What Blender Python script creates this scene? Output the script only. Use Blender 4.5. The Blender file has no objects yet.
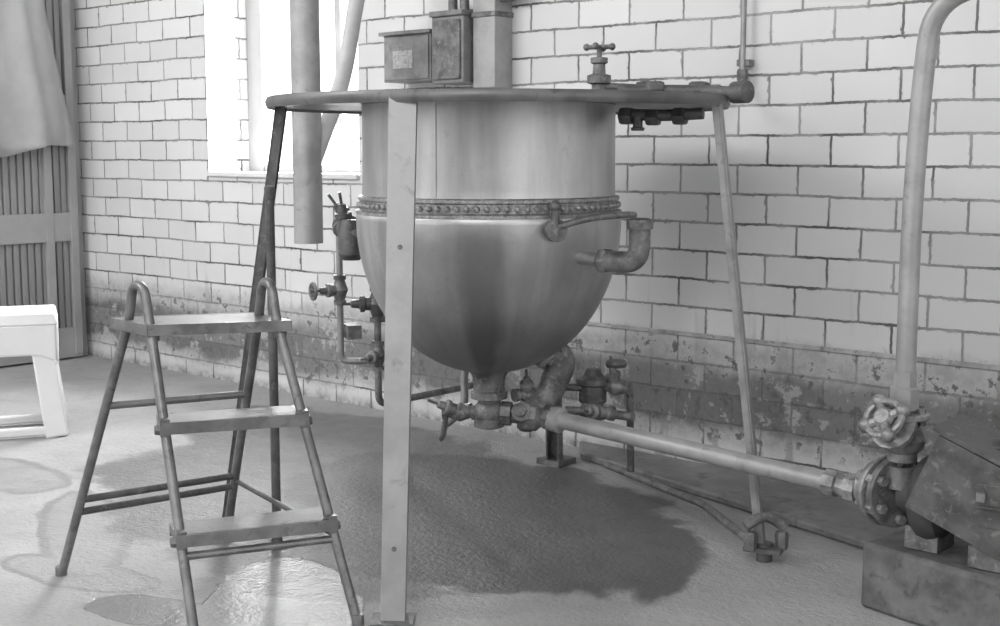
import bpy, math, random
from mathutils import Vector, Matrix
random.seed(7)
V=Vector
sc=bpy.context.scene
col=bpy.context.collection
WY=3.77; LX=-6.26
KC=V((-2.490,2.802,0)); RZ=1.232

# ---------------------------------------------------------------- materials
def nt(name):
    m=bpy.data.materials.new(name); m.use_nodes=True
    return m,m.node_tree,m.node_tree.nodes['Principled BSDF']
class G:
    def __init__(s,t): s.t=t
    def n(s,ty,**k):
        x=s.t.nodes.new(ty)
        for a,b in k.items(): setattr(x,a,b)
        return x
    def l(s,a,b): s.t.links.new(a,b)
    def setin(s,sock,v):
        if isinstance(v,bpy.types.NodeSocket): s.l(v,sock)
        else: sock.default_value=v
    def math(s,op,a,b=None,c=None,clamp=False):
        x=s.n('ShaderNodeMath',operation=op,use_clamp=clamp)
        s.setin(x.inputs[0],a)
        if b is not None: s.setin(x.inputs[1],b)
        if c is not None: s.setin(x.inputs[2],c)
        return x.outputs[0]
    def noise(s,vec,scale,detail=4,rough=.55,dist=0):
        x=s.n('ShaderNodeTexNoise'); x.inputs['Scale'].default_value=scale
        x.inputs['Detail'].default_value=detail; x.inputs['Roughness'].default_value=rough
        x.inputs['Distortion'].default_value=dist
        s.l(vec,x.inputs['Vector']); return x.outputs['Fac']
    def mr(s,v,a,b,c,d,smooth=True):
        x=s.n('ShaderNodeMapRange'); x.interpolation_type='SMOOTHSTEP' if smooth else 'LINEAR'
        s.setin(x.inputs['Value'],v)
        for i,q in zip(('From Min','From Max','To Min','To Max'),(a,b,c,d)): x.inputs[i].default_value=q
        return x.outputs[0]
    def mix(s,f,a,b):
        x=s.n('ShaderNodeMix',data_type='RGBA'); s.setin(x.inputs[0],f)
        for i,q in ((6,a),(7,b)):
            if isinstance(q,(int,float)): x.inputs[i].default_value=(q,q,q,1)
            else: s.l(q,x.inputs[i])
        return x.outputs[2]
    def bump(s,h,strength,dist,bs):
        x=s.n('ShaderNodeBump'); x.inputs['Strength'].default_value=strength; x.inputs['Distance'].default_value=dist
        s.l(h,x.inputs['Height']); s.l(x.outputs[0],bs.inputs['Normal']); return x
    def pos(s): return s.n('ShaderNodeNewGeometry').outputs['Position']

def mat(name,v,rough=.5,metal=0.,var=.25,scale=12,dark=None,thr=.6,bump=.15,spec=.5,stretch=None):
    m,t,b=nt(name); g=G(t); p=g.pos()
    if stretch:
        mp=g.n('ShaderNodeMapping'); mp.inputs['Scale'].default_value=stretch; g.l(p,mp.inputs['Vector']); p=mp.outputs[0]
    n=g.noise(p,scale,6,.6)
    c=g.mix(g.mr(n,.3,.7,0,1),v*(1-var),v*(1+var))
    if dark is not None:
        n2=g.noise(p,scale*2.3,5,.65,.5)
        c=g.mix(g.mr(n2,thr-.08,thr+.10,0,.8),c,dark)
    g.l(c,b.inputs['Base Color'])
    g.l(g.mr(n,.3,.7,max(rough-.08,0),min(rough+.1,1)),b.inputs['Roughness'])
    b.inputs['Metallic'].default_value=metal
    b.inputs['Specular IOR Level'].default_value=spec
    if bump: g.bump(g.noise(p,scale*5,4),bump,.004,b)
    return m

M={}
M['galv']=mat('galvanised_steel',.29,.42,.4,.2,14,.17,.64)
M['leg']=mat('painted_leg_grey',.36,.5,.25,.14,7,.2,.66)
M['dark']=mat('dark_iron',.10,.5,.25,.35,18,.22,.62)
M['mid']=mat('weathered_iron',.17,.5,.35,.40,22,.33,.6)
M['brass']=mat('dull_brass_valve',.30,.42,.4,.4,22,.12,.60)
M['ring']=mat('rim_steel',.15,.45,.4,.25,9,.09,.62)
M['tube']=mat('ladder_tube_steel',.20,.38,.45,.28,16,.09,.62)
M['wood']=mat('worn_tread_plate',.19,.5,.25,.25,14,.10,.62)
M['lag']=mat('painted_pipe',.36,.42,.25,.15,10,.22,.66)
M['lag2']=mat('pale_branch_pipe',.55,.5,.1,.1,10)
M['conc']=mat('concrete_plinth',.14,.8,0,.4,9,.08,.58,.6)
M['plastic']=mat('white_plastic',.76,.35,0,.03,4,bump=0)
M['cloth']=mat('grey_cloth',.36,.9,0,.08,5,bump=.3)
M['box']=mat('grey_enamel_box',.22,.5,.1,.25,14,.12,.62)
M['label']=mat('paper_label',.42,.7,0,.15,60,.15,.56,bump=0)
M['door']=mat('door_paint',.26,.6,0,.12,3,.2,.72,stretch=(1,1,.3))
M['doorrail']=mat('door_rail_paint',.32,.6,0,.1,4)
M['frame']=mat('window_frame_paint',.40,.5,0,.06,6)
M['sill']=mat('window_sill_paint',.72,.5,0,.06,6)
M['rubber']=mat('black_rubber',.06,.7,0,.3,10)

def stainless():
    m,t,b=nt('brushed_stainless'); g=G(t); p=g.pos()
    mp=g.n('ShaderNodeMapping'); mp.inputs['Scale'].default_value=(1,1,.35); g.l(p,mp.inputs['Vector'])
    n=g.noise(mp.outputs[0],7,7,.62,.3); n2=g.noise(p,45,5,.7); n3=g.noise(p,5,4,.6)
    c=g.mix(g.mr(n,.3,.72,0,1),.42,.58)
    c=g.mix(g.mr(n2,.55,.75,0,.45),c,.32)
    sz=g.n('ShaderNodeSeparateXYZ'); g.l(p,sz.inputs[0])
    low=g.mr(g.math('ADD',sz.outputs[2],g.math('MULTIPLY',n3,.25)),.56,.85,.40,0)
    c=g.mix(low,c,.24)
    sub=g.n('ShaderNodeVectorMath',operation='SUBTRACT'); g.l(p,sub.inputs[0]); sub.inputs[1].default_value=KC
    ss=g.n('ShaderNodeSeparateXYZ'); g.l(sub.outputs[0],ss.inputs[0])
    ang=g.math('ARCTAN2',ss.outputs[1],ss.outputs[0])
    cv=g.n('ShaderNodeCombineXYZ'); g.l(ang,cv.inputs[0]); g.l(g.math('MULTIPLY',sz.outputs[2],.25),cv.inputs[1])
    st=g.noise(cv.outputs[0],6,3,.5)
    c=g.mix(g.mr(st,.45,.70,0,.35),c,.27)
    refl=g.math('ABSOLUTE',g.math('ADD',g.math('ADD',ang,math.radians(51)),g.math('MULTIPLY',g.math('SUBTRACT',n3,.5),.18)))  # dark vertical reflection painted into the kettle's base colour
    refl=g.math('MULTIPLY',g.mr(refl,.08,.26,1,0),g.mr(sz.outputs[2],.86,.93,1,.35))
    c=g.mix(g.math('MULTIPLY',refl,.68),c,.17)
    g.l(c,b.inputs['Base Color']); b.inputs['Metallic'].default_value=.85
    g.l(g.mr(n,.3,.7,.38,.48),b.inputs['Roughness'])
    b.inputs['Anisotropic'].default_value=.7
    cr=g.n('ShaderNodeVectorMath',operation='CROSS_PRODUCT'); cr.inputs[0].default_value=(0,0,1); g.l(sub.outputs[0],cr.inputs[1])
    nm=g.n('ShaderNodeVectorMath',operation='NORMALIZE'); g.l(cr.outputs[0],nm.inputs[0]); g.l(nm.outputs[0],b.inputs['Tangent'])
    g.bump(g.noise(p,7,3),.4,.008,b)
    return m
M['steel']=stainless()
M['band']=mat('weld_band',.36,.5,.6,.35,60,.17,.55,.5)

def brick():
    m,t,b=nt('glazed_white_brick'); g=G(t); p=g.pos()
    s=g.n('ShaderNodeSeparateXYZ'); g.l(p,s.inputs[0])
    X,Y,Zz=s.outputs
    nrm=g.n('ShaderNodeNewGeometry').outputs['Normal']; sn=g.n('ShaderNodeSeparateXYZ'); g.l(nrm,sn.inputs[0])
    side=g.math('GREATER_THAN',g.math('ABSOLUTE',sn.outputs[0]),.7)
    u=g.math('ADD',g.math('MULTIPLY',X,g.math('SUBTRACT',1.,side)),g.math('MULTIPLY',Y,side))
    wob=g.noise(p,3,2); wob2=g.noise(p,30,3); wob3=g.noise(p,70,3)
    u=g.math('ADD',g.math('ADD',u,-.08),g.math('MULTIPLY',g.math('SUBTRACT',wob2,.5),.010))
    w=g.math('ADD',g.math('ADD',Zz,.017),g.math('MULTIPLY',g.math('SUBTRACT',wob,.5),.014))
    w=g.math('ADD',w,g.math('MULTIPLY',g.math('SUBTRACT',wob2,.5),.008))
    w=g.math('ADD',w,g.math('MULTIPLY',g.math('SUBTRACT',wob3,.5),.006))
    cb=g.n('ShaderNodeCombineXYZ'); g.l(u,cb.inputs[0]); g.l(w,cb.inputs[1])
    br=g.n('ShaderNodeTexBrick'); br.offset=.5; br.offset_frequency=2; br.squash=1
    g.l(cb.outputs[0],br.inputs['Vector'])
    for k,v in (('Scale',1),('Mortar Size',.0045),('Mortar Smooth',.25),('Bias',0),('Brick Width',.222),('Row Height',.097)):
        br.inputs[k].default_value=v
    br.inputs['Color1'].default_value=(.64,.64,.64,1); br.inputs['Color2'].default_value=(.74,.74,.74,1); br.inputs['Mortar'].default_value=(.68,.68,.68,1)
    fac=br.outputs['Fac']
    tone=g.mix(g.mr(g.noise(p,2.2,4),.3,.7,0,.35),br.outputs['Color'],.58)
    mort=g.mix(g.mr(g.noise(p,5,4),.35,.65,0,1),.10,.36)
    fat=g.n('ShaderNodeTexBrick'); fat.offset=.5; fat.offset_frequency=2; g.l(cb.outputs[0],fat.inputs['Vector'])
    for k,v in (('Scale',1),('Mortar Size',.013),('Mortar Smooth',1),('Brick Width',.222),('Row Height',.097)): fat.inputs[k].default_value=v
    big=g.noise(p,3.2,6,.62,.4); fine=g.noise(p,17,6,.7)
    chip=g.math('MULTIPLY',g.mr(g.noise(p,30,4,.6),.56,.66,0,1),g.mr(fat.outputs['Fac'],.1,.6,0,1))
    chip=g.math('MULTIPLY',chip,g.mr(big,.42,.6,.2,.9))
    c=g.mix(chip,tone,.15)
    c=g.mix(fac,c,mort)
    zz=g.math('ADD',Zz,g.math('MULTIPLY',g.math('SUBTRACT',big,.5),.18))
    zz=g.math('ADD',zz,g.mr(X,-4.6,-3.0,.04,0))
    zone=g.math('MULTIPLY',g.mr(zz,.07,.14,0,1),g.mr(zz,.42,.50,1,0))
    core=g.math('MULTIPLY',g.mr(zz,.135,.18,0,1),g.mr(zz,.33,.40,1,0))
    plast=g.mix(g.mr(fine,.35,.65,0,1),.25,.48)
    c2=g.mix(g.math('MULTIPLY',zone,.7),c,plast)
    peel=g.mr(g.math('ADD',fine,g.math('MULTIPLY',g.math('SUBTRACT',big,.5),.9)),.37,.44,0,1)
    dk=g.mix(g.noise(p,40,5,.7),.055,.22)
    blk=g.n('ShaderNodeTexBrick'); g.l(cb.outputs[0],blk.inputs['Vector']); blk.offset=.5
    for k,v in (('Scale',1),('Mortar Size',.003),('Brick Width',.222),('Row Height',.097)): blk.inputs[k].default_value=v
    blk.inputs['Color1'].default_value=(.0,.0,.0,1); blk.inputs['Color2'].default_value=(1,1,1,1); blk.inputs['Mortar'].default_value=(.0,.0,.0,1)
    dk=g.mix(g.math('MULTIPLY',blk.outputs['Color'],.4),dk,.33)
    c3=g.mix(g.math('MULTIPLY',g.math('MULTIPLY',peel,core),.92),c2,dk)
    peel2=g.mr(fine,.55,.61,0,1)
    c3=g.mix(g.math('MULTIPLY',peel2,g.math('MULTIPLY',zone,.9)),c3,.12)
    mpv=g.n('ShaderNodeMapping'); mpv.inputs['Scale'].default_value=(1,1,.12); g.l(p,mpv.inputs['Vector'])
    runs=g.math('MULTIPLY',g.mr(g.noise(mpv.outputs[0],14,4,.6),.58,.72,0,1),g.mr(Zz,.03,.9,.6,0))
    c3=g.mix(runs,c3,.22)
    c3=g.mix(g.math('MULTIPLY',g.mr(Zz,0,.06,1,0),g.mr(fine,.4,.6,.3,.8)),c3,.12)
    g.l(c3,b.inputs['Base Color'])
    g.l(g.mr(zone,0,1,.35,.7),b.inputs['Roughness'])
    h=g.math('SUBTRACT',g.math('MULTIPLY',wob2,.15),fac)
    g.bump(h,.6,.006,b)
    return m
M['brick']=brick()
M['plaster']=mat('dado_plaster',.42,.7,0,.25,14,.15,.6,.4)
M['wallpaint']=mat('wall_paint',.5,.7,0,.1,2)
M['reflwall']=mat('dark_reflection_wall',.07,.7,0,.1,2)  # for unseen wall parts darkened to reflect in the kettle
M['kerb']=mat('kerb_concrete',.19,.45,0,.35,7,.10,.58,.4)

def floor_mat():
    m,t,b=nt('damp_concrete_floor'); g=G(t); p=g.pos()
    n1=g.noise(p,1.3,5,.6); n2=g.noise(p,9,6,.65); n3=g.noise(p,60,4,.7); n4=g.noise(p,140,3,.7)
    dry=g.mix(g.mr(n1,.3,.7,0,1),.31,.44)
    dry=g.mix(g.mr(n3,.5,.75,0,.5),dry,.24)
    dry=g.mix(g.mr(n2,.55,.72,0,.35),dry,.22)
    wob=g.math('MULTIPLY',g.math('SUBTRACT',g.noise(p,3.2,6,.6,.3),.5),.9)
    def ell(cx,cy,ax,ay,rot):
        mp=g.n('ShaderNodeMapping'); mp.vector_type='TEXTURE'
        mp.inputs['Location'].default_value=(cx,cy,0); mp.inputs['Rotation'].default_value=(0,0,math.radians(rot))
        mp.inputs['Scale'].default_value=(ax,ay,1); g.l(p,mp.inputs['Vector'])
        l=g.n('ShaderNodeVectorMath',operation='LENGTH'); g.l(mp.outputs[0],l.inputs[0])
        return g.math('ADD',l.outputs['Value'],wob)
    def mask(lst,a=.93,bb=1.0):
        r=None
        for e in lst:
            k=g.mr(ell(*e),a,bb,1,0); r=k if r is None else g.math('MAXIMUM',r,k)
        return r
    deep=mask([(-2.35,2.65,.62,.42,10),(-2.75,3.0,.75,.5,0),(-2.05,2.85,.3,.3,0)],.86,.98)
    wet=mask([(-3.15,2.7,1.0,.70,-8),(-3.7,3.25,.95,.45,0),(-2.7,2.3,.55,.38,0)],.84,1.0)
    pud=mask([(-2.42,1.95,.40,.20,-35),(-2.62,1.72,.2,.10,20)],.93,1.0)
    damp=mask([(-3.35,1.98,.5,.14,-30),(-4.3,2.1,.5,.2,10),(-3.0,1.75,.3,.1,10),(-2.35,1.9,.55,.3,-35)],.90,1.0)
    edge=g.math('MULTIPLY',damp,g.math('SUBTRACT',1.,mask([(-3.35,1.98,.45,.11,-30),(-4.3,2.1,.46,.17,10),(-3.0,1.75,.26,.08,10),(-2.35,1.9,.51,.26,-35)],.85,1.0)))
    c=g.mix(g.math('MULTIPLY',wet,.85),dry,.13)
    c=g.mix(g.math('MULTIPLY',damp,.30),c,.20)
    c=g.mix(g.math('MULTIPLY',edge,.4),c,.15)
    c=g.mix(g.math('MULTIPLY',pud,.5),c,.14)
    dc=g.mix(g.mr(n2,.3,.7,0,1),.07,.115)
    dc=g.mix(g.mr(n4,.55,.75,0,.6),dc,.24)
    c=g.mix(g.math('MULTIPLY',deep,.92),c,dc)
    g.l(c,b.inputs['Base Color'])
    w=g.math('MAXIMUM',g.math('MAXIMUM',g.math('MULTIPLY',deep,.36),g.math('MULTIPLY',wet,.36)),g.math('MAXIMUM',pud,g.math('MULTIPLY',damp,.35)))
    r=g.mr(w,0,1,.55,.06,False)
    r=g.math('ADD',r,g.math('MULTIPLY',g.math('SUBTRACT',n2,.5),.40),clamp=True)
    g.l(r,b.inputs['Roughness'])
    h=g.math('MULTIPLY',g.math('ADD',n2,g.math('MULTIPLY',n3,.7)),g.mr(w,0,1,1,.4,False))
    g.bump(h,.7,.014,b)
    return m
M['floor']=floor_mat()

# ---------------------------------------------------------------- mesh builder
def frame(d):
    d=d.normalized(); a=V((0,0,1)) if abs(d.z)<.9 else V((1,0,0))
    u=a.cross(d).normalized(); return u,d.cross(u).normalized()
class B:
    def __init__(s,name): s.name=name; s.v=[]; s.f=[]; s.m=[]; s.ml=[]
    def mi(s,k):
        if k not in s.ml: s.ml.append(k)
        return s.ml.index(k)
    def rings(s,rr,m,closed_v=False,cap=True):
        mi=s.mi(m); n=len(rr[0]); b0=len(s.v)
        for r in rr: s.v+= [tuple(q) for q in r]
        k=len(rr)
        for i in range(k if closed_v else k-1):
            a=b0+i*n; c=b0+((i+1)%k)*n
            for j in range(n):
                j2=(j+1)%n; s.f.append((a+j,a+j2,c+j2,c+j)); s.m.append(mi)
        if cap and not closed_v:
            s.f.append(tuple(b0+j for j in reversed(range(n)))); s.m.append(mi)
            s.f.append(tuple(b0+(k-1)*n+j for j in range(n))); s.m.append(mi)
    def lathe(s,o,ax,prof,m,n=24,cap=True):
        o=V(o); ax=V(ax).normalized(); u,w=frame(ax)
        rr=[[o+ax*h+(u*math.cos(2*math.pi*j/n)+w*math.sin(2*math.pi*j/n))*max(r,.0004) for j in range(n)] for r,h in prof]
        s.rings(rr,m,cap=cap)
    def cyl(s,a,b,r,m,r2=None,n=16):
        a=V(a);b=V(b); s.lathe(a,b-a,[(r,0),(r if r2 is None else r2,(b-a).length)],m,n)
    def path(s,pts,fil):
        pts=[V(p) for p in pts]; out=[pts[0]]
        for i in range(1,len(pts)-1):
            a,b,c=pts[i-1],pts[i],pts[i+1]; d1=(a-b);d2=(c-b)
            f=min(fil,d1.length*.49,d2.length*.49)
            p1=b+d1.normalized()*f; p2=b+d2.normalized()*f
            for k in range(9):
                t=k/8; out.append(p1*(1-t)**2+b*2*t*(1-t)+p2*t*t)
        out.append(pts[-1]); return out
    def tube(s,pts,r,m,fil=.05,n=14,r2=None):
        P=s.path(pts,fil); u=None; rr=[]
        for i,p in enumerate(P):
            d=(P[min(i+1,len(P)-1)]-P[max(i-1,0)]).normalized()
            if u is None: u,_=frame(d)
            u=(u-d*u.dot(d)).normalized(); w=d.cross(u)
            q=r if r2 is None else r+(r2-r)*i/(len(P)-1)
            rr.append([p+(u*math.cos(2*math.pi*j/n)+w*math.sin(2*math.pi*j/n))*q for j in range(n)])
        s.rings(rr,m)
    def torus(s,c,ax,R,r,m,n=32,k=8):
        c=V(c);ax=V(ax).normalized();u,w=frame(ax); rr=[]
        for i in range(n):
            a=2*math.pi*i/n; d=u*math.cos(a)+w*math.sin(a)
            rr.append([c+d*(R+r*math.cos(2*math.pi*j/k))+ax*(r*math.sin(2*math.pi*j/k)) for j in range(k)])
        s.rings(rr,m,closed_v=True)
    def hexa(s,P,m):
        b=len(s.v); s.v+=[tuple(p) for p in P]; mi=s.mi(m)
        for f in ((0,3,2,1),(4,5,6,7),(0,1,5,4),(1,2,6,5),(2,3,7,6),(3,0,4,7)):
            s.f.append(tuple(b+i for i in f)); s.m.append(mi)
    def box(s,c,size,m,rot=None):
        c=V(c); x,y,z=[q/2 for q in size]; R=rot or Matrix.Identity(3)
        s.hexa([c+R@V(q) for q in ((-x,-y,-z),(x,-y,-z),(x,y,-z),(-x,y,-z),(-x,-y,z),(x,-y,z),(x,y,z),(-x,y,z))],m)
    def bar(s,a,b,w,h,m,side):
        a=V(a);b=V(b);d=(b-a).normalized();u=V(side);u=(u-d*u.dot(d)).normalized();v=d.cross(u)
        q=lambda p,i,j:p+u*(w/2*i)+v*(h/2*j)
        s.hexa([q(a,-1,-1),q(a,1,-1),q(a,1,1),q(a,-1,1),q(b,-1,-1),q(b,1,-1),q(b,1,1),q(b,-1,1)],m)
    def plate(s,poly,off,m):
        n=len(poly); b=len(s.v); mi=s.mi(m)
        s.v+=[tuple(p) for p in poly]+[tuple(V(p)+off) for p in poly]
        s.f.append(tuple(b+i for i in reversed(range(n)))); s.m.append(mi)
        s.f.append(tuple(b+n+i for i in range(n))); s.m.append(mi)
        for i in range(n):
            j=(i+1)%n; s.f.append((b+i,b+j,b+n+j,b+n+i)); s.m.append(mi)
    def prism(s,poly,z0,z1,m): s.plate([V((x,y,z0)) for x,y in poly],V((0,0,z1-z0)),m)
    def ball(s,c,r,m,n=10): 
        s.lathe(c,(0,0,1),[(r*math.sin(math.pi*i/6),-r*math.cos(math.pi*i/6)) for i in range(7)],m,n)
    def flange(s,c,ax,r,th,m,nb=6,bm='mid',br=.008):
        c=V(c);ax=V(ax).normalized(); s.lathe(c-ax*th/2,ax,[(r*.96,0),(r,.003),(r,th-.003),(r*.96,th)],m,28)
        u,w=frame(ax)
        for i in range(nb):
            a=2*math.pi*(i+.5)/nb; p=c+(u*math.cos(a)+w*math.sin(a))*r*.76
            s.lathe(p-ax*(th/2+br*1.5),ax,[(br*1.2,0),(br*1.2,th+br*3)],bm,6)
    def nut(s,c,ax,r,th,m):
        c=V(c);ax=V(ax).normalized(); s.lathe(c-ax*th/2,ax,[(r*.85,0),(r,th*.2),(r,th*.8),(r*.85,th)],m,6)
    def wheel(s,c,ax,R,m,r=.006,sp=5):
        c=V(c);ax=V(ax).normalized();u,w=frame(ax)
        s.torus(c,ax,R,r,m); s.lathe(c-ax*.012,ax,[(R*.2,0),(R*.24,.01),(R*.18,.024)],m,14)
        for i in range(sp):
            a=2*math.pi*i/sp+.4; s.tube([c,c+(u*math.cos(a)+w*math.sin(a))*R],r*.85,m,n=8)
    def valve(s,c,ax,st,R,m,k=1.0,wm=None):
        c=V(c);ax=V(ax).normalized();st=V(st).normalized()
        s.lathe(c-ax*.06*k,ax,[(.026*k,0),(.026*k,.018*k),(.02*k,.02*k),(.024*k,.035*k),(.034*k,.06*k),(.024*k,.085*k),(.02*k,.1*k),(.026*k,.102*k),(.026*k,.12*k)],m,12)
        s.lathe(c,st,[(.024*k,0),(.022*k,.04*k),(.028*k,.043*k),(.028*k,.056*k),(.016*k,.06*k),(.013*k,.085*k),(.005*k,.088*k),(.005*k,.125*k)],m,12)
        if R: s.wheel(c+st*.115*k,st,R,wm or m)
    def done(s,bevel=0,ang=35):
        import bmesh
        me=bpy.data.meshes.new(s.name); me.from_pydata(s.v,[],s.f)
        for k in s.ml: me.materials.append(M[k])
        me.polygons.foreach_set('material_index',s.m); me.polygons.foreach_set('use_smooth',[True]*len(s.f))
        me.update()
        bm=bmesh.new(); bm.from_mesh(me); bmesh.ops.recalc_face_normals(bm,faces=bm.faces); bm.to_mesh(me); bm.free()
        me.set_sharp_from_angle(angle=math.radians(ang))
        o=bpy.data.objects.new(s.name,me); col.objects.link(o)
        if bevel:
            b=o.modifiers.new('bev','BEVEL'); b.width=bevel; b.segments=2; b.limit_method='ANGLE'; b.angle_limit=math.radians(50)
        return o
def rz(a): return Matrix.Rotation(math.radians(a),3,'Z')

# ---------------------------------------------------------------- room shell
RX=3.2; FY=-3.2; CH=3.4
b=B('floor'); b.box(((LX+RX)/2,(WY+FY)/2,-.05),(RX-LX+.6,WY-FY+.6,.1),'floor'); b.done()
b=B('ceiling'); b.box(((LX+RX)/2,(WY+FY)/2,CH+.05),(RX-LX+.6,WY-FY+.6,.1),'wallpaint'); b.done()
wx0,wx1,wz0,wz1=-5.13,-4.08,.975,2.7; TH=.36
b=B('wall_back')
def seg(x0,x1,z0,z1): b.box(((x0+x1)/2,WY+TH/2,(z0+z1)/2),(x1-x0,TH,z1-z0),'brick')
seg(LX-.3,wx0,0,CH); seg(wx1,RX+.3,0,CH); seg(wx0,wx1,0,wz0); seg(wx0,wx1,wz1,CH)
b.done()
b=B('wall_left'); b.box((LX-.15,(WY+FY)/2,CH/2),(.3,WY-FY,CH),'wallpaint'); b.done()
b=B('unseen_wall_right')
b.box((RX+.15,(WY+FY)/2,.25),(.3,WY-FY,.5),'wallpaint')
b.box((RX+.15,(WY+FY)/2,3.25),(.3,WY-FY,.3),'wallpaint')
b.box((RX+.15,3.5,1.8),(.3,.55,2.6),'wallpaint'); b.box((RX+.15,-2.15,1.8),(.3,2.1,2.6),'reflwall'); b.done()  # unseen wall; opening and dark part shaped for the kettle to mirror
b=B('unseen_wall_front')
b.box(((LX+RX)/2,FY-.15,.2),(RX-LX+.6,.3,.4),'wallpaint'); b.box(((LX+RX)/2,FY-.15,3.25),(RX-LX+.6,.3,.3),'wallpaint')
b.box((2.25,FY-.15,1.75),(2.5,.3,2.7),'reflwall'); b.box((-2.4,FY-.15,1.75),(.5,.3,2.7),'wallpaint'); b.box((-6.2,FY-.15,1.75),(.7,.3,2.7),'wallpaint'); b.done()  # unseen wall added with dark corner and openings for kettle reflections

# window
b=B('window_1'); fy=WY+.27
b.box((wx0+.056,fy,(wz0+wz1)/2),(.11,.06,wz1-wz0-.004),'frame'); b.box((wx1-.031,fy,(wz0+wz1)/2),(.06,.06,wz1-wz0-.004),'frame')
ixa,ixb=wx0+.112,wx1-.062
b.box(((ixa+ixb)/2,fy,wz0+.03),(ixb-ixa,.05,.05),'frame'); b.box(((ixa+ixb)/2,fy,wz1-.03),(ixb-ixa,.05,.05),'frame')
b.box(((wx0+wx1)/2+.12,fy,(wz0+wz1)/2),(.04,.04,wz1-wz0-.12),'frame')
for z in (1.95,2.35): b.box(((ixa+ixb)/2,fy,z),(ixb-ixa,.03,.022),'frame')
b.done(.003)
b=B('window_sill'); b.box(((wx0+wx1)/2,WY+.108,wz0+.012),(wx1-wx0-.004,.255,.022),'sill'); b.done(.004)

b=B('trim_1'); b.prism([(-3.05,WY),(-3.05,WY-.006),(RX,WY-.018),(RX,WY)],.462,.478,'plaster'); b.done(.003)
b=B('floor_kerb'); b.prism([(-2.78,3.62),(-1.45,3.27),(RX,3.27),(RX,WY),(-2.9,WY)],0,.028,'kerb'); b.done(.008)
b=B('baseboard_left'); b.box((LX+.014,.3,.05),(.024,4.4,.1),'door'); b.done(.004)

# panelled door on left wall
b=B('door_1'); x=LX+.004
y0,y1=2.6,3.70
b.box((x+.02,(y0+y1)/2,1.08),(.04,y1-y0,2.1),'door')
yy=y0+.02
while yy<y1-.03:
    b.box((x+.045,yy+.018,1.08),(.014,.030,2.02),'door'); yy+=.04
for z,h in ((.70,.15),(1.34,.09),(2.02,.14),(.09,.16)): b.box((x+.055,(y0+y1)/2,z),(.03,y1-y0,h),'doorrail')
for y in (y0+.04,3.54,y1-.02): b.box((x+.058,y,1.08),(.034,.045,2.1),'doorrail')
b.done(.003)

def cloth():
    b=B('hanging_coat'); nx,nz=40,24
    mi=b.mi('cloth')
    for i in range(nz+1):
        t=i/nz; z=2.25-t*(2.25-1.08)
        right=3.455+.20*min(1,(t*1.12))**1.2; left=2.75
        for j in range(nx+1):
            s=j/nx; y=left+(right-left)*s
            xx=LX+.16+.028*math.sin(s*17+t*1.2)*(.4+t)+.012*math.sin(s*41+2*t)
            b.v.append((xx,y,z+(.03*math.sin(s*9)+.02*s if i==nz else 0)))
    for i in range(nz):
        for j in range(nx):
            a=i*(nx+1)+j; b.f.append((a,a+1,a+nx+2,a+nx+1)); b.m.append(mi)
    o=b.done(ang=180); m=o.modifiers.new('s','SOLIDIFY'); m.thickness=.008
cloth()
b=B('coat_rail'); b.cyl((LX+.16,2.6,2.27),(LX+.16,3.6,2.27),.012,'mid'); b.cyl((LX,2.7,2.27),(LX+.16,2.7,2.27),.01,'mid'); b.cyl((LX,3.5,2.27),(LX+.16,3.5,2.27),.01,'mid'); b.done()

# ---------------------------------------------------------------- white plastic stool
b=B('white_plastic_stool')
fr=V((-4.505,2.60,0)); dd=V((-.864,.504,0)); dl=V((-.504,-.864,0)); h=.485; w=.44; dp=.30
def SP(a,c,z): return fr+dl*a+dd*c+V((0,0,z))
ins=.015
b.hexa([SP(ins-.01,ins-.01,h-.05),SP(w-ins+.01,ins-.01,h-.05),SP(w-ins+.01,dp-ins+.01,h-.05),SP(ins-.01,dp-ins+.01,h-.05),
        SP(ins,ins,h),SP(w-ins,ins,h),SP(w-ins,dp-ins,h),SP(ins,dp-ins,h)],'plastic')
def apron(pa,pb,off):
    n=14; L=[]
    for i in range(n+1):
        s0=i/n; e=min(1,min(s0,1-s0)/.22); L.append(pa.lerp(pb,s0)+V((0,0,h-.20+.035*math.sin(e*math.pi/2))))
    L+= [pb+V((0,0,h-.045)),pa+V((0,0,h-.045))]
    b.plate(L,off,'plastic')
i2=ins-.008
apron(SP(i2,i2,0),SP(w-i2,i2,0),dd*.02); apron(SP(i2,dp-i2,0),SP(w-i2,dp-i2,0),-dd*.02)
apron(SP(i2,i2,0),SP(i2,dp-i2,0),dl*.02); apron(SP(w-i2,i2,0),SP(w-i2,dp-i2,0),-dl*.02)
for a,c in ((0,0),(1,0),(0,1),(1,1)):
    top=SP(ins+.055 if a==0 else w-ins-.055, ins+.02 if c==0 else dp-ins-.02,h-.10)
    bot=SP(.025 if a==0 else w-.025,.02 if c==0 else dp-.02,.0)
    b.bar(bot,top,.085,.04,'plastic',dl)
b.bar(SP(.02,.02,.025),SP(w-.02,.02,.025),.035,.03,'plastic',(0,0,1))
b.bar(SP(.02,dp-.02,.025),SP(w-.02,dp-.02,.025),.035,.03,'plastic',(0,0,1))
b.bar(SP(.02,.02,.025),SP(.02,dp-.02,.025),.03,.03,'plastic',(0,0,1))
b.done(.008)

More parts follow.
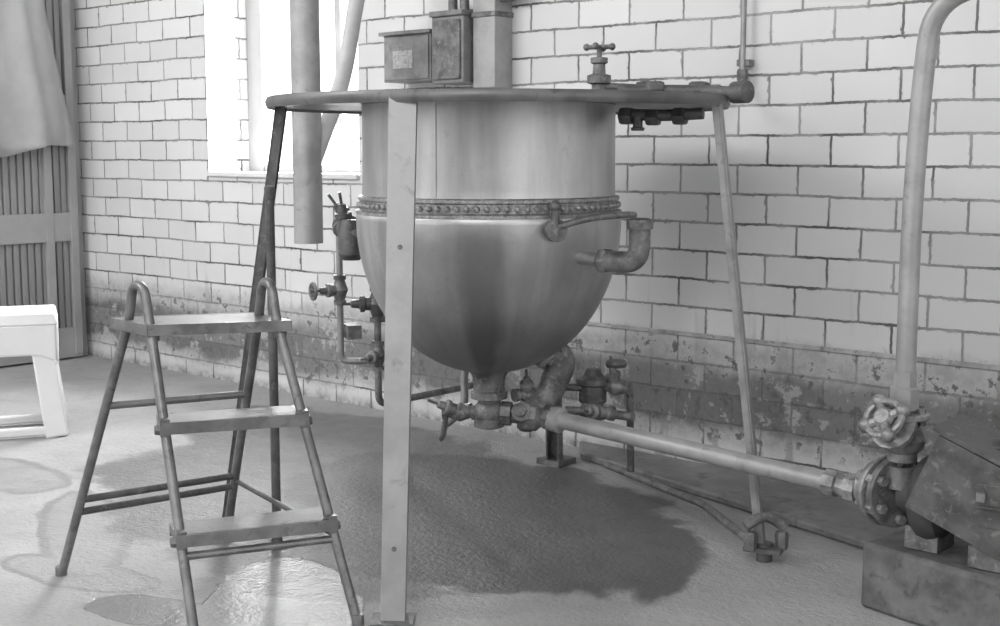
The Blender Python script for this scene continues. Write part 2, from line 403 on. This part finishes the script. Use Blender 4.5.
# ---------------------------------------------------------------- kettle
b=B('steam_jacketed_kettle')
Rv=V((.754,.657,0)); RC=KC+Rv*.026
prof=[]
zb,zt=.458,.905; rb=.380
for i in range(33):
    a=math.pi/2*i/32; prof.append((rb*math.sin(a)**.95 if i else 0,zt-(zt-zb)*math.cos(a)))
prof+=[(rb,.92),(.368,.935),(.364,.95),(.361,1.0),(.360,RZ),(.354,RZ),(.354,.93)]
for i in range(12,-1,-1):
    a=math.pi/2*i/12; prof.append(((rb-.02)*math.sin(a),zt-(zt-zb-.02)*math.cos(a)))
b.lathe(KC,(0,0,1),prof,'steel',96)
b.lathe(KC,(0,0,1),[(.362,.918),(.381,.922),(.381,.930),(.369,.935),(.369,.958),(.374,.962),(.374,.970),(.361,.974)],'band',96,cap=False)
for i in range(88):
    a=2*math.pi*i/88; b.ball(KC+V((math.cos(a)*.371,math.sin(a)*.371,.9465)),.0085,'band',8)
sa=math.radians(-72)
sd=V((math.cos(sa),math.sin(sa),0)); b.bar(KC+sd*.362+V((0,0,.972)),KC+sd*.361+V((0,0,RZ-.01)),.004,.016,'steel',sd)
b.lathe(RC,(0,0,1),[(.325,RZ-.006),(.640,RZ-.010),(.648,RZ-.018),(.652,RZ-.010),(.654,RZ),(.648,RZ+.012),(.60,RZ+.010),(.43,RZ+.012)],'ring',96,cap=False)
b.lathe(KC,(0,0,1),[(.352,RZ-.004),(.352,RZ+.016),(.372,RZ+.022),(.41,RZ+.013),(.43,RZ+.011)],'ring',96,cap=False)
b.lathe(KC,(0,0,1),[(.03,.29),(.045,.295),(.045,.32),(.034,.325),(.034,.375),(.054,.38),(.054,.40),(.046,.405),(.046,.43),(.052,.45),(.07,.475)],'mid',20)
def angle_leg(top,bot,w,m,outward,th=.006):
    top=V(top);bot=V(bot); d=(top-bot).normalized(); o=V(outward).normalized(); t_=d.cross(o).normalized()
    b.bar(bot,top,w,th,m,t_)
    b.bar(bot-o*(w*.35)+t_*(w/2-th/2),top-o*(w*.35)+t_*(w/2-th/2),th,w*.7,m,t_)
    b.bar(bot-o*(w*.35)-t_*(w/2-th/2),top-o*(w*.35)-t_*(w/2-th/2),th,w*.7,m,t_)
camd=V((.657,-.754,0))
tA=V((-2.25,2.222,RZ-.004)); bA=V((-2.115,2.040,0)); tt=V((.754,.657,0))
def taper(bot,top,wb,wt,th,m):
    n_=camd
    q=lambda p,w,i,j:p+tt*(w/2*i)+n_*(th/2*j)
    b.hexa([q(bot,wb,-1,-1),q(bot,wb,1,-1),q(bot,wb,1,1),q(bot,wb,-1,1),q(top,wt,-1,-1),q(top,wt,1,-1),q(top,wt,1,1),q(top,wt,-1,1)],m)
taper(bA,tA,.056,.066,.008,'leg')
taper(bA-camd*.02+tt*.025,tA-camd*.02+tt*.030,.007,.007,.045,'leg')
taper(bA-camd*.02-tt*.025,tA-camd*.02-tt*.030,.007,.007,.045,'leg')
b.box(bA+V((-.01,.01,.004)),(.10,.08,.008),'mid',rz(41))
for k in (.14,.71): b.nut(bA.lerp(tA,k)+camd*.006,camd,.006,.005,'mid')
angle_leg((-1.848,3.0,RZ-.01),(-1.700,3.030,.03),.028,'galv',(.96,.28,0))
angle_leg((-2.955,2.415,RZ-.01),(-3.098,2.295,0),.036,'dark',(-.77,-.64,0))
angle_leg((-2.72,3.36,RZ-.01),(-2.81,3.52,0),.05,'mid',(-.31,.95,0))
b.box((-2.81,3.52,.01),(.10,.10,.02),'mid')
b.box((-1.70,3.03,.035),(.10,.07,.012),'dark',rz(16)); b.tube([(-1.73,2.98,.10),(-1.70,3.03,.13),(-1.66,3.07,.09)],.014,'mid'); b.nut((-1.72,2.99,.06),(0,0,1),.018,.05,'mid'); b.nut((-1.66,3.05,.06),(0,0,1),.018,.05,'mid')
b.cyl((-1.70,3.03,0),(-1.70,3.03,.05),.022,'dark')
b.cyl((-2.14,2.757,.815),(-2.02,2.742,.812),.018,'steel'); b.nut((-2.03,2.743,.812),(1,-.1,0),.034,.03,'mid')
b.tube([(-2.04,2.744,.812),(-1.915,2.735,.812),(-1.915,2.735,.915)],.028,'mid',fil=.07,n=18)
b.lathe((-1.915,2.735,.90),(0,0,1),[(.034,0),(.034,.024),(.02,.028)],'mid',16)
b.lathe((-2.19,2.675,.892),(.33,-.14,0),[(.036,0),(.036,.03),(.024,.034),(.024,.07),(.03,.072),(.03,.09)],'mid',16)
b.tube([(-2.115,2.64,.885),(-2.115,2.64,.95)],.011,'mid'); b.ball((-2.115,2.64,.955),.016,'mid')
b.tube([(-2.115,2.64,.90),(-2.05,2.70,.925),(-2.02,2.82,.93),(-2.05,2.90,.925)],.009,'mid',fil=.04)
b.done(0,ang=40)

# water tap on rim
b=B('water_tap'); T=V((-2.39,3.19,0))
b.lathe(T+V((0,0,RZ+.013)),(0,0,1),[(.034,0),(.034,.012),(.022,.016),(.022,.05),(.036,.055),(.036,.078),(.020,.083),(.018,.11),(.026,.115),(.026,.13),(.008,.133),(.008,.165)],'mid',14)
for a in (20,110): b.tube([T+V((math.cos(math.radians(a))*-.038,math.sin(math.radians(a))*-.038,RZ+.175)),T+V((math.cos(math.radians(a))*.038,math.sin(math.radians(a))*.038,RZ+.175))],.007,'mid',n=8)
for a in (20,110,200,290): b.ball(T+V((math.cos(math.radians(a))*.040,math.sin(math.radians(a))*.040,RZ+.175)),.011,'mid')
b.tube([T+V((0,0,RZ+.06)),(-2.31,3.27,RZ+.055),(-2.23,3.50,RZ+.05),(-2.215,3.70,RZ+.06)],.011,'mid',fil=.03)
b.nut((-2.30,3.295,RZ+.055),(.3,.9,0),.022,.04,'dark'); b.nut((-2.225,3.58,RZ+.054),(0,1,0),.022,.04,'mid')
b.tube([(-2.215,3.68,RZ+.06),(-2.22,3.735,RZ+.07),(-2.22,3.735,3.38)],.009,'galv',fil=.03)
for z in (1.38,1.75,2.3): b.box((-2.22,3.752,z),(.045,.034,.02),'mid')
b.nut((-2.22,3.735,1.34),(0,0,1),.018,.04,'mid')
b.done()

b=B('rim_pipe_train')
b.tube([(-2.18,3.00,RZ+.034),(-1.98,3.11,RZ+.03),(-1.84,3.09,RZ+.02)],.017,'dark',fil=.1)
b.nut((-1.985,3.11,RZ+.03),(1,.1,0),.03,.05,'dark'); b.nut((-2.09,3.05,RZ+.034),(.8,.5,0),.028,.05,'dark')
b.lathe((-1.87,3.10,RZ+.022),(1,-.15,0),[(.022,0),(.03,.004),(.03,.05),(.02,.054)],'dark',14)
b.tube([(-2.12,2.93,RZ-.035),(-1.99,2.97,RZ-.04),(-1.90,3.0,RZ-.035)],.016,'dark')
for q,r in (((-2.10,2.93,RZ-.04),.026),((-2.03,2.955,RZ-.045),.024),((-1.96,2.98,RZ-.042),.026)): b.nut(q,(1,.2,0),r,.035,'dark')
b.lathe((-2.07,2.94,RZ-.04),(0,0,-1),[(.014,0),(.014,.03),(.02,.032),(.018,.04)],'dark',10)
b.done()

# ---------------------------------------------------------------- pipework under the kettle
b=B('drain_pipework')
O=V((KC.x,KC.y,.335)); S1=V((-2.33,2.90,.325)); E1=V((-1.385,2.92,.275))
b.ball(O,.048,'mid',16)
b.valve(O+V((-.07,-.05,.0)),(.83,.55,0),(-.35,-.6,.3),.0,'mid',.85)
b.lathe(O+V((.03,.02,0)),(S1-O),[(.036,0),(.036,.03),(.026,.035),(.03,.06),(.045,.075),(.045,.105),(.03,.12),(.036,.13),(.036,.17)],'mid',8)
b.lathe(O+V((.085,.055,.0)),(.5,-.8,.35),[(.03,0),(.03,.045),(.018,.05),(.018,.07),(.008,.075)],'mid',8)
b.tube([O,S1],.024,'mid')
b.lathe(S1-V((.02,0,0)),(E1-S1),[(.036,0),(.038,.05),(.028,.055)],'lag',18)
b.cyl(S1,E1,.0245,'lag',n=20)
b.lathe(E1-(E1-S1).normalized()*.09,(E1-S1),[(.024,0),(.034,.005),(.034,.035),(.028,.04),(.028,.06),(.036,.062),(.036,.09)],'brass',8)
b.tube([(-2.385,2.90,.53),(-2.33,2.955,.50),(-2.38,2.95,.39),(-2.39,2.87,.33)],.042,'mid',fil=.09,n=20)
b.flange((-2.36,2.925,.52),(.5,.5,-.55),.062,.018,'lag')
b.lathe((-2.32,3.08,.34),(0,0,1),[(.03,0),(.042,.01),(.042,.06),(.052,.065),(.052,.08),(.03,.09),(.02,.11)],'dark',16)
b.valve((-2.25,3.10,.40),(1,.15,0),(0,-.3,1),.0,'mid',.8)
b.lathe((-2.25,3.10,.46),(0,0,1),[(.03,0),(.034,.01),(.03,.02),(.01,.024)],'dark',10)
b.valve((-2.27,3.04,.33),(1,.2,0),(.2,-.9,.2),.0,'mid',.85)
b.tube([(-2.36,3.0,.40),(-2.32,3.08,.39),(-2.22,3.13,.40),(-2.22,3.14,.14)],.011,'dark',fil=.03)
b.tube([(-2.36,3.0,.33),(-2.27,3.04,.33),(-2.15,3.05,.33)],.013,'mid',fil=.03)
b.lathe((-2.44,3.02,.33),(0,0,1),[(.03,0),(.034,.01),(.034,.06),(.02,.07)],'dark',12)
b.valve((-2.41,2.88,.39),(.3,.9,0),(.3,-.4,.8),.0,'mid',.75)
b.lathe((-2.47,2.95,.26),(0,0,1),[(.02,0),(.03,.01),(.03,.05),(.02,.06),(.02,.09)],'dark',12)
b.tube([(-2.56,2.80,.345),(-2.66,2.80,.33),(-2.71,2.84,.24),(-2.78,2.90,.20)],.010,'galv',fil=.05)
b.tube([(-2.66,2.95,.50),(-2.73,2.95,.42),(-2.70,2.93,.30),(-2.80,2.95,.235)],.012,'galv',fil=.06)
b.tube([(-2.55,3.47,.044),(-2.05,3.28,.040),(-1.74,3.05,.03)],.012,'mid',fil=.05)
b.done()

# ---------------------------------------------------------------- steam supply pipes left of the kettle
b=B('steam_supply_pipework')
b.tube([(-3.40,3.76,.70),(-3.40,3.22,.70),(-3.40,3.22,.18),(-3.40,3.76,.18)],.013,'mid',fil=.04)
b.tube([(-3.50,3.76,.83),(-3.50,3.13,.83),(-3.12,2.95,.80),(-2.84,2.86,.80)],.014,'dark',fil=.04)
b.tube([(-3.50,3.13,.83),(-3.50,3.13,.34),(-3.40,3.22,.34)],.012,'galv',fil=.03)
b.valve((-3.49,3.18,.83),(0,1,0),(-.3,-.5,.8),.0,'dark',1.1)
b.valve((-3.42,3.09,.82),(.9,-.4,0),(0,-.2,1),.0,'dark',1.1)
b.valve((-3.36,3.20,.80),(.9,.4,0),(0,-.2,1),.03,'dark',.9)
b.lathe((-3.36,3.06,.72),(0,0,1),[(.03,0),(.045,.02),(.045,.11),(.03,.14)],'dark',14)
b.valve((-3.50,3.13,.60),(0,0,1),(-.3,-.9,0),.028,'mid',.9)
b.valve((-3.40,3.22,.55),(0,0,1),(-.6,-.7,0),.0,'dark',1.1)
b.valve((-3.40,3.22,.36),(0,0,1),(.2,-.9,0),.0,'mid',.9)
b.box((-3.47,3.16,.45),(.09,.05,.05),'mid',rz(-30))
b.done()

b=B('steam_vent_pipe')
b.lathe((-3.675,3.138,.76),(0,0,1),[(.047,.02),(.047,0),(.053,0),(.053,2.64)],'lag',28,cap=False)
b.tube([(-3.66,3.15,1.05),(-3.66,3.20,1.15),(-3.70,3.34,1.35),(-3.69,3.42,1.72),(-3.62,3.52,2.3),(-3.55,3.60,3.38)],.030,'lag2',fil=.25,n=18)
b.torus((-3.675,3.138,2.2),(0,0,1),.056,.01,'mid'); b.done()

ox=.125
b=B('control_box')
b.box((-3.785+ox,WY-.065,1.455),(.26,.13,.18),'box'); b.box((-3.785+ox,WY-.133,1.455),(.24,.008,.165),'box'); b.box((-3.80+ox,WY-.139,1.45),(.11,.004,.07),'label')
b.box((-3.785+ox,WY-.075,1.552),(.28,.15,.014),'box'); b.done(.005)
b=B('switch_box')
b.box((-3.435,WY-.07,1.475),(.165,.14,.25),'box'); b.box((-3.435,WY-.144,1.475),(.14,.01,.22),'mid'); b.box((-3.435,WY-.075,1.61),(.17,.155,.02),'box')
b.cyl((-3.47,WY-.07,1.62),(-3.47,WY-.07,1.67),.018,'mid'); b.cyl((-3.41,WY-.07,1.62),(-3.41,WY-.07,1.67),.018,'mid')
b.done(.004)
b=B('cable_trunking'); b.box((-3.285,WY-.051,2.36),(.11,.10,2.06),'lag'); b.box((-3.285,WY-.052,1.6),(.12,.11,.02),'mid')
b.tube([(-3.285,WY-.06,1.66),(-3.15,WY-.06,1.66),(-3.07,WY-.06,1.72),(-3.05,WY-.06,3.39)],.018,'mid',fil=.05)
b.done(.004)

# ---------------------------------------------------------------- riser, valve and pump on right
b=B('riser_pipe')
XR,YR=-1.275,2.92
b.tube([(XR,YR,.50),(XR+.0,YR,.95),(XR+.012,YR,1.24),(XR+.03,YR,1.44),(XR+.22,YR,1.475),(1.2,YR+.1,1.475),(1.2,3.76,1.475)],.0235,'lag',fil=.16,n=20)
b.lathe((XR,YR,.49),(0,0,1),[(.036,0),(.036,.05),(.028,.055),(.028,.09)],'lag',8)
b.done()
b=B('pump_gate_valve')
b.flange((XR,YR,.475),(0,0,1),.058,.016,'brass')
b.lathe((XR,YR,.365),(0,0,1),[(.035,0),(.035,.02),(.05,.035),(.055,.055),(.045,.08),(.032,.105)],'brass',18)
st=V((-.1,-.80,.55)).normalized()
b.lathe(V((XR,YR,.42)),st,[(.036,0),(.036,.04),(.055,.042),(.055,.056),(.022,.06),(.018,.085),(.006,.088),(.006,.12)],'brass',14)
W0=V((XR,YR,.42))+st*.105
b.lathe(W0-st*.008,st,[(.022,0),(.026,.008),(.018,.022)],'brass',14)
u,w_=frame(st)
for i in range(4):
    a=2*math.pi*i/4+.6; d=u*math.cos(a)+w_*math.sin(a); b.tube([W0,W0+d*.045],.011,'brass',n=8); b.ball(W0+d*.048,.018,'brass')
b.torus(W0,st,.044,.009,'brass')
b.done()
b=B('centrifugal_pump')
ax=V((1,.06,0)).normalized(); Q=V((-1.335,2.925,.285)); fx=V((.90,-.44,.0)).normalized()
b.lathe(Q-ax*.055,ax,[(.03,0),(.04,.01),(.045,.05),(.034,.07),(.034,.09)],'brass',16)
b.flange(Q+ax*.022,fx,.088,.018,'brass',6,'brass',.013); b.flange(Q+ax*.048,fx,.088,.018,'mid',6,'brass',.010)
b.lathe(Q+ax*.02-fx*.03,fx,[(.035,0),(.055,.01),(.05,.03)],'brass',16)
b.lathe(Q+ax*.06,ax,[(.045,0),(.05,.03),(.082,.04),(.098,.055),(.104,.08),(.098,.105),(.08,.115),(.06,.13),(.06,.17)],'rubber',32)
b.lathe(V((XR,YR,.30)),(0,0,1),[(.04,0),(.034,.04),(.034,.052)],'mid',18)
MC=Q+ax*.24+V((0,0,.03))
b.lathe(MC,ax,[(.06,-.02),(.11,0),(.118,.02),(.118,.28),(.11,.30),(.10,.33),(.06,.34)],'dark',32)
for i in range(16):
    a=2*math.pi*i/16; u,w_=frame(ax); d=u*math.cos(a)+w_*math.sin(a); b.bar(MC+ax*.03+d*.12,MC+ax*.27+d*.12,.005,.02,'dark',d.cross(ax))
b.box(MC+ax*.15+V((0,0,.12)),(.12,.10,.05),'mid')
R_=rz(4)@Matrix.Rotation(math.radians(22),3,'Y')
b.box(MC+V((.03,-.115,.012)),(.25,.008,.19),'dark',R_)
b.box(MC+V((.05,-.015,.112)),(.26,.20,.010),'dark',R_)
b.box(MC+ax*.05+V((0,-.121,.02)),(.02,.012,.02),'mid')
for s_ in (-1,1): b.box(MC+ax*.14+V((0,s_*.09,-.124)),(.24,.04,.05),'mid')
b.box(Q+ax*.13+V((0,0,-.092)),(.08,.10,.054),'mid')
b.done(0)
b=B('concrete_pump_plinth'); b.prism([(-1.345,2.865),(-1.05,2.80),(-.72,2.76),(-.66,3.13),(-1.0,3.19),(-1.29,3.22)],0,.163,'conc'); b.done(.012)

# ---------------------------------------------------------------- step ladder
b=B('step_ladder')
L1=V((-3.02,1.718,0));L2=V((-2.325,1.64,0));R1=V((-2.96,2.20,0));R2=V((-2.175,1.985,0))
LT=V((-2.675,1.753,.768)); RT=V((-2.505,2.003,.768)); r=.0118
def aframe(rear,front,topc):
    d=(front-rear).normalized(); a=topc-d*.050; c=topc+d*.050
    a.z=.70; c.z=.70
    b.tube([rear,a,topc-d*.028+V((0,0,.012)),topc+d*.028+V((0,0,.012)),c,front],r,'tube',fil=.028)
    for f in (rear,front): b.lathe(f,(0,0,1),[(.015,0),(.015,.02),(.0135,.024)],'tube',12)
    return a,c
La,Lc=aframe(L1,L2,LT); Ra,Rc=aframe(R1,R2,RT)
at=lambda t,bm,z: bm.lerp(t,z/t.z)
def tread(z,depth,th,ov=.012):
    a=at(Lc,L2,z); c=at(Rc,R2,z); u=(c-a).normalized(); n_=V((u.y,-u.x,0)); 
    if n_.dot(L2-L1)<0: n_=-n_
    ctr=(a+c)/2-n_*(depth/2-.025)
    R3=Matrix((u,-n_,V((0,0,1)))).transposed()
    L=(c-a).length+ov*2
    b.box(ctr,(L,depth,th),'wood',R3)
    b.box(ctr+n_*(depth/2)-V((0,0,.005)),(L,.008,th+.010),'wood',R3)
    b.box(ctr-n_*(depth/2)-V((0,0,.006)),(L,.006,th+.012),'tube',R3)
    for e in (a,c): b.nut(e+V((0,0,-.012)),u,.013,.045,'mid')
    for e,s_ in ((a,-1),(c,1)): b.box(e+V((0,0,-.004)),(.022,.05,.04),'tube',R3)
tread(.232,.11,.018); tread(.47,.11,.018)
pz=.685; q=[at(La,L1,pz),at(Lc,L2,pz),at(Rc,R2,pz),at(Ra,R1,pz)]
cx=sum(q,V())/4
f1=(q[1]-q[0]).normalized()
P=[cx+(p_-cx)*1.12 for p_ in q]
ff=[P[0]-f1*.05,P[1]+f1*.02,P[2]+f1*.02,P[3]-f1*.05]
b.hexa([p_-V((0,0,.008)) for p_ in ff]+[p_+V((0,0,.008)) for p_ in ff],'wood')
for i in range(4): b.bar(ff[i]-V((0,0,.004)),ff[(i+1)%4]-V((0,0,.004)),.026,.006,'tube',(0,0,1))
for k in (1,2): b.box(q[k]+V((0,0,-.012)),(.03,.03,.04),'mid')
for z in (.47,.215,.18):
    b.tube([at(La,L1,z),at(Ra,R1,z)],.0095,'dark' if z<.3 else 'tube',n=10)
b.tube([at(Lc,L2,.19),at(Rc,R2,.19)],.009,'tube',n=10)
b.tube([at(Ra,R1,.20),at(Rc,R2,.20)],.007,'dark',n=10)
b.done()

b=B('standpipe'); b.lathe((-2.80,2.255,0),(0,0,1),[(.04,0),(.04,.008),(.016,.012),(.013,.03),(.0125,.97),(.015,.972),(.015,1.0),(.004,1.006)],'dark',14); b.done()

# ---------------------------------------------------------------- light
w=bpy.data.worlds.new('world'); sc.world=w; w.use_nodes=True
bg=w.node_tree.nodes['Background']; bg.inputs[0].default_value=(1,1,1,1); bg.inputs[1].default_value=2.2
def area(name,loc,target,sx,sy,e):
    l=bpy.data.lights.new(name,'AREA'); l.shape='RECTANGLE'; l.size=sx; l.size_y=sy; l.energy=e
    o=bpy.data.objects.new(name,l); col.objects.link(o); o.location=loc
    o.rotation_euler=(V(target)-V(loc)).to_track_quat('-Z','Y').to_euler(); return o
area('window_daylight',(-5.4,WY+1.3,2.0),(-5.4,WY-2,2.0),5.0,3.8,2200)
area('fill_light_left',(-4.8,-.2,3.2),(-5.0,3.7,.7),2.4,1.0,120)  # unseen fill added to brighten the left part of the back wall
area('fill_light_right',(-.4,-.9,3.0),(-2.2,3.2,.7),1.6,1.2,65)  # unseen fill added near the camera; rim shadow falls behind the kettle

# ---------------------------------------------------------------- camera
p=math.atan(163/1300); phi=math.atan(1500*math.cos(p)/1300)
Fv=V((-math.cos(phi),math.sin(phi),0)); Rc_=V((math.sin(phi),math.cos(phi),0))
fw=Fv*math.cos(p)-V((0,0,1))*math.sin(p); up=Fv*math.sin(p)+V((0,0,1))*math.cos(p)
cam=bpy.data.cameras.new('camera'); co=bpy.data.objects.new('camera',cam); col.objects.link(co)
cam.sensor_width=36; cam.lens=46.8; cam.sensor_fit='HORIZONTAL'
co.matrix_world=Matrix.Translation((0,0,1.1))@Matrix((Rc_,up,-fw)).transposed().to_4x4()
sc.camera=co
sc.view_settings.view_transform='Standard'
